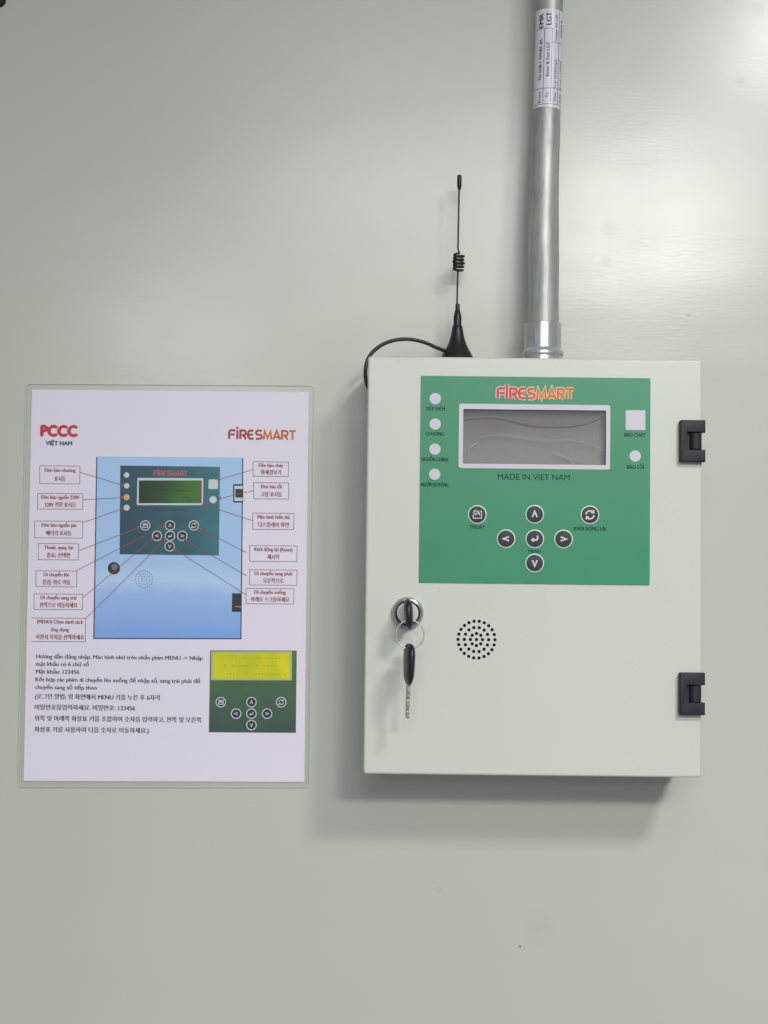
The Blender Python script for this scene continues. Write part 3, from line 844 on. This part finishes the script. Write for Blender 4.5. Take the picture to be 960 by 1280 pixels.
def ptext(s, col_deg, py_start, h_mm, len_px, bold=0.02):
    """text that reads upwards along the pipe in the column centred at col_deg"""
    k = (D - 0.03) / FPX
    me = text_mesh(s, h_mm / 1000, len_px * k, bold, 'L')
    z0 = P(684, py_start, 0.0415).z
    for v in me.vertices:
        u, w_ = v.co.x, v.co.z
        v.co = Vector((math.radians(col_deg) + (-(w_) + h_mm / 2000) / RL, v.co.y, z0 + u))
    bm = bmesh.new(); bm.from_mesh(me)
    for i in range(-30, 31):                    # cut into narrow strips so that the print follows the curve
        bmesh.ops.bisect_plane(bm, geom=list(bm.verts) + list(bm.edges) + list(bm.faces), plane_co=(i * 0.05, 0, 0), plane_no=(1, 0, 0))
    bmesh.ops.triangulate(bm, faces=bm.faces)
    bm.to_mesh(me); bm.free()
    wrap(me, 0.00030)
    o = link('lettering', me, M_lblk); o.parent = lab
for s, c, y0, h, ln, b in (('From', -40, 128, 2.3, 14, .02), ('TD-SUB-1 PANEL #5', -40, 100, 2.3, 53, .03), ('EMR', -41, 33, 3.6, 18, .04),
                           ('To', -8, 122, 2.3, 6, .02), ('Emer & Exit LGT', -8, 95, 2.3, 44, .03), ('LGT', -7, 30, 3.8, 16, .04),
                           ('Date', 26, 126, 2.2, 11, .01), ("11.6' 2024/Single", 26, 109, 2.0, 36, .0), ('Voltage: 3W.220V', 26, 50, 2.0, 35, .0),
                           ('SIZE', 56, 127, 2.2, 12, .0), ('2C x 4C x 2.5MM2', 56, 111, 2.2, 36, .0), ('DONGLO', 56, 44, 2.4, 22, .02)):
    ptext(s, c, y0, h, ln, b)
bm = bmesh.new()
def gline(a0, y0, a1, y1, w_=0.00022):
    z0, z1 = P(684, y0, 0.0415).z, P(684, y1, 0.0415).z; a0, a1 = math.radians(a0), math.radians(a1); n = 14
    for i in range(n):
        t0, t1 = i / n, (i + 1) / n
        if y0 == y1:
            q_ = [(a0 + (a1 - a0) * t0, z0 - w_), (a0 + (a1 - a0) * t1, z0 - w_), (a0 + (a1 - a0) * t1, z0 + w_), (a0 + (a1 - a0) * t0, z0 + w_)]
        else:
            q_ = [(a0 - w_ / RL, z0 + (z1 - z0) * t0), (a0 + w_ / RL, z0 + (z1 - z0) * t0), (a0 + w_ / RL, z0 + (z1 - z0) * t1), (a0 - w_ / RL, z0 + (z1 - z0) * t1)]
        bm.faces.new([bm.verts.new((x, 0, z)) for x, z in q_])
gline(-24, 128, -24, 34); gline(8, 128, 8, 34); gline(40, 130, 40, 12); gline(-70, 110, 75, 110); gline(-70, 34.5, 8, 34.5); gline(8, 52, 75, 52); gline(40, 74, 75, 74); gline(-70, 130, 75, 130)
me = bpy.data.meshes.new('ruled_line'); bm.to_mesh(me); bm.free(); wrap(me, 0.00026)
o = link('ruled_line', me, M_lline); o.parent = lab

# ------------------------------------------------------------------ instruction poster
pos = empty('instruction_poster', 'laminated white instruction sheet in Vietnamese and Korean taped flat left of the box', 'poster')
def quad(pts, d=0.0): return [(P(x, y, d).x, P(x, y, d).z) for x, y in pts]
def q_round(pts, r, n=4):
    c = [Vector(p_) for p_ in pts]; out = []
    for i in range(4):
        a, b, d_ = c[i - 1], c[i], c[(i + 1) % 4]
        u, v = (a - b).normalized() * r, (d_ - b).normalized() * r
        for k_ in range(n + 1):
            t = k_ / n
            out.append(tuple((b + u) * (1 - t) ** 2 + b * 2 * t * (1 - t) + (b + v) * t * t))
    return out
YP = -0.0009
paper = plate('paper', quad([(29.8, 976), (380.6, 977.2), (386.0, 490.2), (40.2, 487.0)]), YP, 0.0001, M_paper, pos)
lam_o = q_round(quad([(23.5, 983), (386.5, 983.5), (393.0, 482.0), (33.5, 479.5)]), 0.0035)
lam = plate('laminate_sleeve', lam_o, YP - 0.0006, 0.0, M_lam, pos)
bm = bmesh.new()
stroke(bm, lam_o, 0.0006, YP - 0.00065, closed=True)
M_lamedge = mat('laminate_edge', (0.64, 0.66, 0.59), rough=0.25, var=0.03)
M_lamedge2 = film_mat('laminate_sealed_border', (0.64, 0.66, 0.60), 0.09, rough=0.3, bump=0.1, gloss=0.5)
fin(bm, 'laminate_edge', M_lamedge, lam)
plate('laminate_border', lam_o, YP + 0.0005, 0.0, M_lamedge2, lam, holes=[quad([(29.8, 976), (380.6, 977.2), (386.0, 490.2), (40.2, 487.0)])])
def ly(k_): return YP - 0.00004 * k_
def T(cx, cy): return (20 + cx / 2.5263, 470 + cy / 2.5265)       # enlarged-view coordinates to photo pixels
def ptxt(s, px, py, h, w_, m, par, bold=0.02, align='C', k_=2, name='lettering'):
    return text(s, px, py, 0.0, ly(k_), h, w_, m, par, bold, align, name)
def pplate(name, pts, k_, m, par, r=0):
    q_ = quad(pts)
    if r: q_ = q_round(q_, r)
    return plate(name, q_, ly(k_), 0.0, m, par)

ptxt('PCCC', 74, 545.2, 13.2, 44.5, M_pccc, paper, 0.075)
ptxt('VIỆT NAM', 74, 556.6, 5.0, 32.5, M_blue, paper, 0.06)
a0, a1 = P(285, 545, 0).x, P(370, 545, 0).x
M_plogo = grad_mat('printed_logo_ink', [(0.0, (0.36, 0.02, 0.035)), (0.4, (0.42, 0.04, 0.02)), (0.6, (0.62, 0.17, 0.02)), (0.8, (0.55, 0.10, 0.02)), (1.0, (0.66, 0.22, 0.02))], a0, a1, 0, rough=0.6)
logo(286.2, 369.5, 548.9, 11.6, 0.0, ly(2), M_plogo, paper, 0.225)

# picture of the box, printed on the sheet
g0, g1 = P(210, 798, 0).z, P(210, 570, 0).z
M_pdoor = grad_mat('printed_blue_door', [(0.0, (0.24, 0.42, 0.86)), (0.24, (0.36, 0.56, 0.93)), (0.30, (0.52, 0.70, 0.98)), (0.42, (0.42, 0.63, 0.95)), (1.0, (0.43, 0.65, 0.95))], g0, g1, 2, rough=0.6, blotch=0.12, bscale=25)
pic = pplate('printed_picture', [T(246, 829), T(711, 830), T(717, 258), T(256, 254)], 1, M_pdoor, pos)
bm = bmesh.new(); stroke(bm, quad([T(256, 256), T(246.5, 828.5), T(710.5, 829.5), T(716.5, 260)]), 0.0009, ly(1.4)); fin(bm, 'printed_outline', M_blue, pic)
h0, h1 = P(150, 640, 0).x, P(275, 640, 0).x
M_pgreen = grad_mat('printed_teal_faceplate', [(0.0, (0.026, 0.080, 0.125)), (0.5, (0.032, 0.110, 0.150)), (1.0, (0.045, 0.19, 0.235))], h0, h1, 0, rough=0.6, blotch=0.9, bscale=45)
pf = pplate('printed_faceplate', [T(328, 563), T(641, 567), T(645, 287), T(330, 283)], 2, M_pgreen, pic)
M_ppink = mat('print_pink', (0.55, 0.10, 0.16), rough=0.6)
lg = logo(192.5, 234, 594.6, 6.2, 0.0, ly(3), M_ppink, pic, 0.20)
pplate('printed_screen_frame', [T(382, 408), T(591, 408), T(592, 323), T(384, 322)], 3, M_pwhite, pic, 0.0008)
M_plcd = grad_mat('printed_green_screen', [(0.0, (0.012, 0.035, 0.016)), (0.4, (0.02, 0.07, 0.015)), (0.75, (0.045, 0.17, 0.025)), (1.0, (0.05, 0.20, 0.03))], P(174, 615, 0).x, P(252, 615, 0).x, 0, rough=0.6, blotch=0.5, bscale=60)
pplate('printed_screen', [T(388, 402), T(585, 402), T(586, 330), T(389, 330)], 4, M_plcd, pic)
pplate('printed_screen_edge', [T(582.5, 402), T(586.5, 402), T(587, 330), T(583, 330)], 4.5, M_redtxt, pic)
def print_rows(rows, m, par, k_):
    """rows of tiny unreadable characters on a printed screen: (x, y, width, count, height) in photo pixels"""
    bm = bmesh.new(); kw = D / FPX
    for x, y, w_, n, h in rows:
        p_ = P(x, y, 0)
        for i in range(n):
            hh = h * random.uniform(0.55, 1.0) * kw; ww = w_ / n * random.uniform(0.35, 0.7) * kw
            cx = p_.x + (i - (n - 1) / 2) * w_ / n * kw
            if random.random() < 0.14: continue
            bm.faces.new([bm.verts.new((cx + a_ * ww / 2, ly(k_), p_.z + b_ * hh / 2)) for a_, b_ in ((-1, -1), (1, -1), (1, 1), (-1, 1))])
    return fin(bm, 'printed_screen_text', m, par)
print_rows([(*T(478, 347), 44, 17, 1.6), (*T(490, 362), 52, 20, 1.6), (*T(545, 384), 16, 5, 1.6), (*T(536, 394), 14, 5, 1.4)], M_pblack, pic, 5)
x, y = T(487, 425); ptxt('MADE IN VIET NAM', x, y, 3.0, 39, M_pblack, pic, 0.01, k_=3)
def pdisc(cx, cy, r, k_, m, par, name='printed_lamp'):
    p_ = P(*T(cx, cy), 0.0); kw = D / FPX
    return plate(name, circ(p_.x, p_.z, r * kw, 20), ly(k_), 0.0, m, par)
pdisc(350, 313, 3.4, 3, M_pwhite, pic); pdisc(350, 347, 3.4, 3, M_pwhite, pic); pdisc(350, 383, 3.8, 3, M_porange, pic); pdisc(350, 416, 3.8, 3, M_pwhite, pic)
pdisc(623, 391, 4.6, 3, M_pwhite, pic)
pplate('printed_lamp', [T(608, 357), T(638, 357), T(639, 327), T(609, 327)], 3, M_pwhite, pic, 0.0005)
def pbutton(kind, px, py, r, par, k0=3):
    p_ = P(px, py, 0); kw = D / FPX
    bt = plate('printed_button', circ(p_.x, p_.z, r * kw, 22), ly(k0), 0.0, M_pwhite, par)
    plate('printed_button_centre', circ(p_.x, p_.z, r * 0.82 * kw, 22), ly(k0 + 1), 0.0, M_pblack, par)
    bm = bmesh.new()
    for i, s_ in enumerate(chevron(kind, (p_.x, p_.z), r * 0.86 * kw)): stroke(bm, s_, r * 0.16 * kw, ly(k0 + 2 + 0.15 * i))
    fin(bm, 'printed_symbol', M_pwhite, par)
for kind, cx, cy in (('exit', 409, 472), ('u', 487, 472), ('reset', 562, 472), ('l', 446, 505), ('enter', 487, 505), ('r', 526, 505), ('d', 486, 538)):
    pbutton(kind, *T(cx, cy), 6.4, pic)
# printed hinges, lock and speaker holes
pplate('printed_hinge', [T(686, 400), T(718, 400), T(718, 342), T(686, 342)], 2, M_pblack, pic)
pplate('printed_hinge_plate', [T(690, 395), T(716, 395), T(716, 347), T(690, 347)], 3, M_pwhite, pic)
pplate('printed_hinge_barrel', [T(693, 384), T(716, 384), T(716, 357), T(693, 357)], 4, M_pblack, pic)
pplate('printed_hinge', [T(682, 745), T(712, 745), T(712, 686), T(683, 686)], 2, M_pblack, pic)
pplate('printed_orange_line', [T(692, 730), T(712, 730), T(712, 727), T(692, 727)], 3, M_orange, pic)  # small orange line in the print of the lower hinge
pdisc(310, 607, 8.6, 2, M_pwhite, pic, 'printed_lock'); pdisc(310, 607, 7.8, 3, M_pblack, pic, 'printed_lock'); pdisc(312, 603, 4.0, 4, M_pdot, pic, 'printed_lock')
bm = bmesh.new(); kw = D / FPX; p_ = P(*T(405, 642), 0)
for rr_, n_ in ((0, 1), (3.6, 8), (7.2, 14), (10.6, 22)):
    for i in range(n_):
        a = 2 * math.pi * i / n_
        bm.faces.new([bm.verts.new((x, ly(2), z)) for x, z in circ(p_.x + rr_ * kw * math.cos(a), p_.z + rr_ * kw * math.sin(a), 0.75 * kw, 8)])
fin(bm, 'printed_speaker_holes', M_pdot, pic)

# callouts: box, two or three lines of text, leader
CALL = [((76, 284, 203, 340), ['Đèn báo chuông', '표시등'], (203, 304, 340, 346), [98, 36]),
        ((69, 371, 212, 420), ['Đèn báo nguồn 220V', '220V 전원 표시등'], (212, 391, 340, 384), [121, 98]),
        ((60, 458, 212, 511), ['Đèn báo nguồn pin', '배터리 표시등'], (212, 463, 340, 418), [110, 80]),
        ((71, 529, 199, 580), ['Thoát, quay lại', '종료; 선택한'], (199, 552, 390, 478), [90, 74]),
        ((64, 615, 193, 665), ['Di chuyển lên', '올림; 위로 이동'], (193, 614, 470, 472), [80, 88]),
        ((58, 688, 212, 737), ['Di chuyển sang trái', '왼쪽으로 이동하세요'], (212, 700, 435, 512), [112, 118]),
        ((50, 764, 221, 838), ['(MENU) Chọn danh sách', 'ứng dụng', '지원서 목록을 선택하세요'], (221, 766, 472, 516), [144, 56, 152]),
        ((749, 271, 861, 317), ['Đèn báo cháy', '화재경보기'], (749, 296, 638, 328), [78, 64]),
        ((751, 337, 862, 388), ['Đèn báo lỗi', '고장 표시등'], (751, 362, 641, 388), [66, 66]),
        ((748, 433, 878, 484), ['Màn hình hiển thị', '디스플레이 화면'], (748, 457, 590, 405), [100, 96]),
        ((738, 536, 888, 585), ['Khởi động lại (Reset)', '재시작'], (727, 557, 580, 482), [120, 38]),
        ((738, 612, 888, 660), ['Di chuyển sang phải', '오른쪽으로'], (729, 631, 530, 514), [118, 64]),
        ((727, 671, 878, 719), ['Di chuyển xuống', '아래로 스크롤하세요'], (729, 692, 500, 546), [98, 120])]
for ci, ((x0, y0, x1, y1), lines, ld, ws) in enumerate(CALL):
    bm = bmesh.new()
    if ci == 6:
        stroke(bm, quad([T(x0, y0), T(x1, y0 + 1), T(x1 - 1, y1 + 1), T(x0, y1)]), 0.00042, ly(2))
    else:
        stroke(bm, quad([T(x0, y0), T(x1, y0 + 1), T(x1 - 1, y1 + 1), T(x0, y1)]), 0.00042, ly(2), closed=True)
    co = fin(bm, 'callout', M_frame, pos)
    n = len(lines)
    for i, s in enumerate(lines):
        cy = y0 + (y1 - y0) * ((i + 0.5) / n) + 5.2
        x, y = T((x0 + x1) / 2 + (4 if ci == 6 else 0), cy)
        kor = any('\uac00' <= ch <= '\ud7a3' for ch in s)
        ptxt(s, x, y, 4.5 if not kor else 4.9, ws[i] / 2.5263, M_redtxt, co, 0.036)
    bm = bmesh.new()
    a, b = Vector(quad([T(ld[0], ld[1])])[0]), Vector(quad([T(ld[2], ld[3])])[0])
    stroke(bm, [a, b], 0.00042, ly(7))
    dr = (b - a).normalized(); nn = Vector((-dr.y, dr.x))
    tri = [b + dr * 0.0012, b - dr * 0.0016 + nn * 0.0012, b - dr * 0.0016 - nn * 0.0012]
    bm.faces.new([bm.verts.new((v.x, ly(7.3), v.y)) for v in tri])
    fin(bm, 'leader_line', M_leader if ci != 12 else M_orange if False else M_leader, co)

# paragraph text
para = [('Hướng dẫn đăng nhập: Màn hình như trên nhấn phím MENU -> Nhập', 66, 930, 95), ('mật khẩu có 6 chữ số', 64, 338, 134), ('Mật khẩu: 123456', 64, 288, 174),
        ('Kết hợp các phím di chuyển lên xuống để nhập số, sang trái phải để', 62, 916, 215), ('chuyển sang số tiếp theo', 60, 380, 255),
        ('(로그인 방법: 위 화면에서 MENU 키를 누른 후 6자리', 60, 705, 305), ('비밀번호를입력하세요. 비밀번호: 123456', 58, 578, 361),
        ('위쪽 및 아래쪽 화살표 키를 조합하여 숫자를 입력하고, 왼쪽 및 오른쪽', 57, 922, 419), ('화살표 키를 사용하여 다음 숫자로 이동하세요.)', 56, 648, 477)]
for s, xa, xb, yb_ in para:
    o = ptxt(s, 30 + xa / 4.174, 800 + yb_ / 4.174 , 4.9 if yb_ < 280 else 5.3, (xb - xa) / 4.174, M_body, pos, 0.034, 'L', name='paragraph_line')

# second printed picture
def T2(cx, cy): return (250 + cx / 6.857, 800 + cy / 6.857)
u0, u1 = P(315, 915, 0).z, P(315, 813, 0).z
M_pg2 = grad_mat('printed_green_keypad', [(0.0, (0.050, 0.092, 0.078)), (0.45, (0.060, 0.135, 0.072)), (1.0, (0.085, 0.20, 0.060))], u0, u1, 2, rough=0.6, blotch=0.8, bscale=45)
pic2 = pplate('printed_picture', [T2(77, 790), T2(822, 795), T2(830, 90), T2(88, 88)], 1, M_pg2, pos)
M_py0 = mat('print_pale_yellow', (0.50, 0.56, 0.22), rough=0.6, var=0.05)
M_py1 = grad_mat('printed_yellow_screen', [(0.0, (0.74, 0.70, 0.0)), (0.5, (0.58, 0.62, 0.0)), (1.0, (0.82, 0.72, 0.0))], P(267, 830, 0).x, P(362, 830, 0).x, 0, rough=0.6, blotch=1.2, bscale=70)
M_pytx = mat('print_olive', (0.50, 0.50, 0.02), rough=0.6)
pplate('printed_screen_frame', [T2(95, 343), T2(787, 345), T2(790, 97), T2(98, 97)], 2, M_py0, pic2)
pplate('printed_screen', [T2(117, 328), T2(765, 330), T2(766, 110), T2(118, 110)], 3, M_py1, pic2)
print_rows([(*T2(440, 155), 74, 18, 2.2), (*T2(430, 220), 66, 15, 2.0), (*T2(470, 292), 80, 20, 2.2)], M_pytx, pic2, 4)
x, y = T2(440, 388); ptxt('MADE IN VIET NAM', x, y, 2.9, 47, mat('print_dim_green', (0.03, 0.075, 0.03), rough=0.6), pic2, 0.0, k_=3)
for kind, cx, cy in (('exit', 180, 532), ('u', 442, 532), ('reset', 697, 532), ('l', 311, 630), ('enter', 442, 630), ('r', 576, 630), ('d', 442, 728)):
    pbutton(kind, *T2(cx, cy), 6.5, pic2, 2)
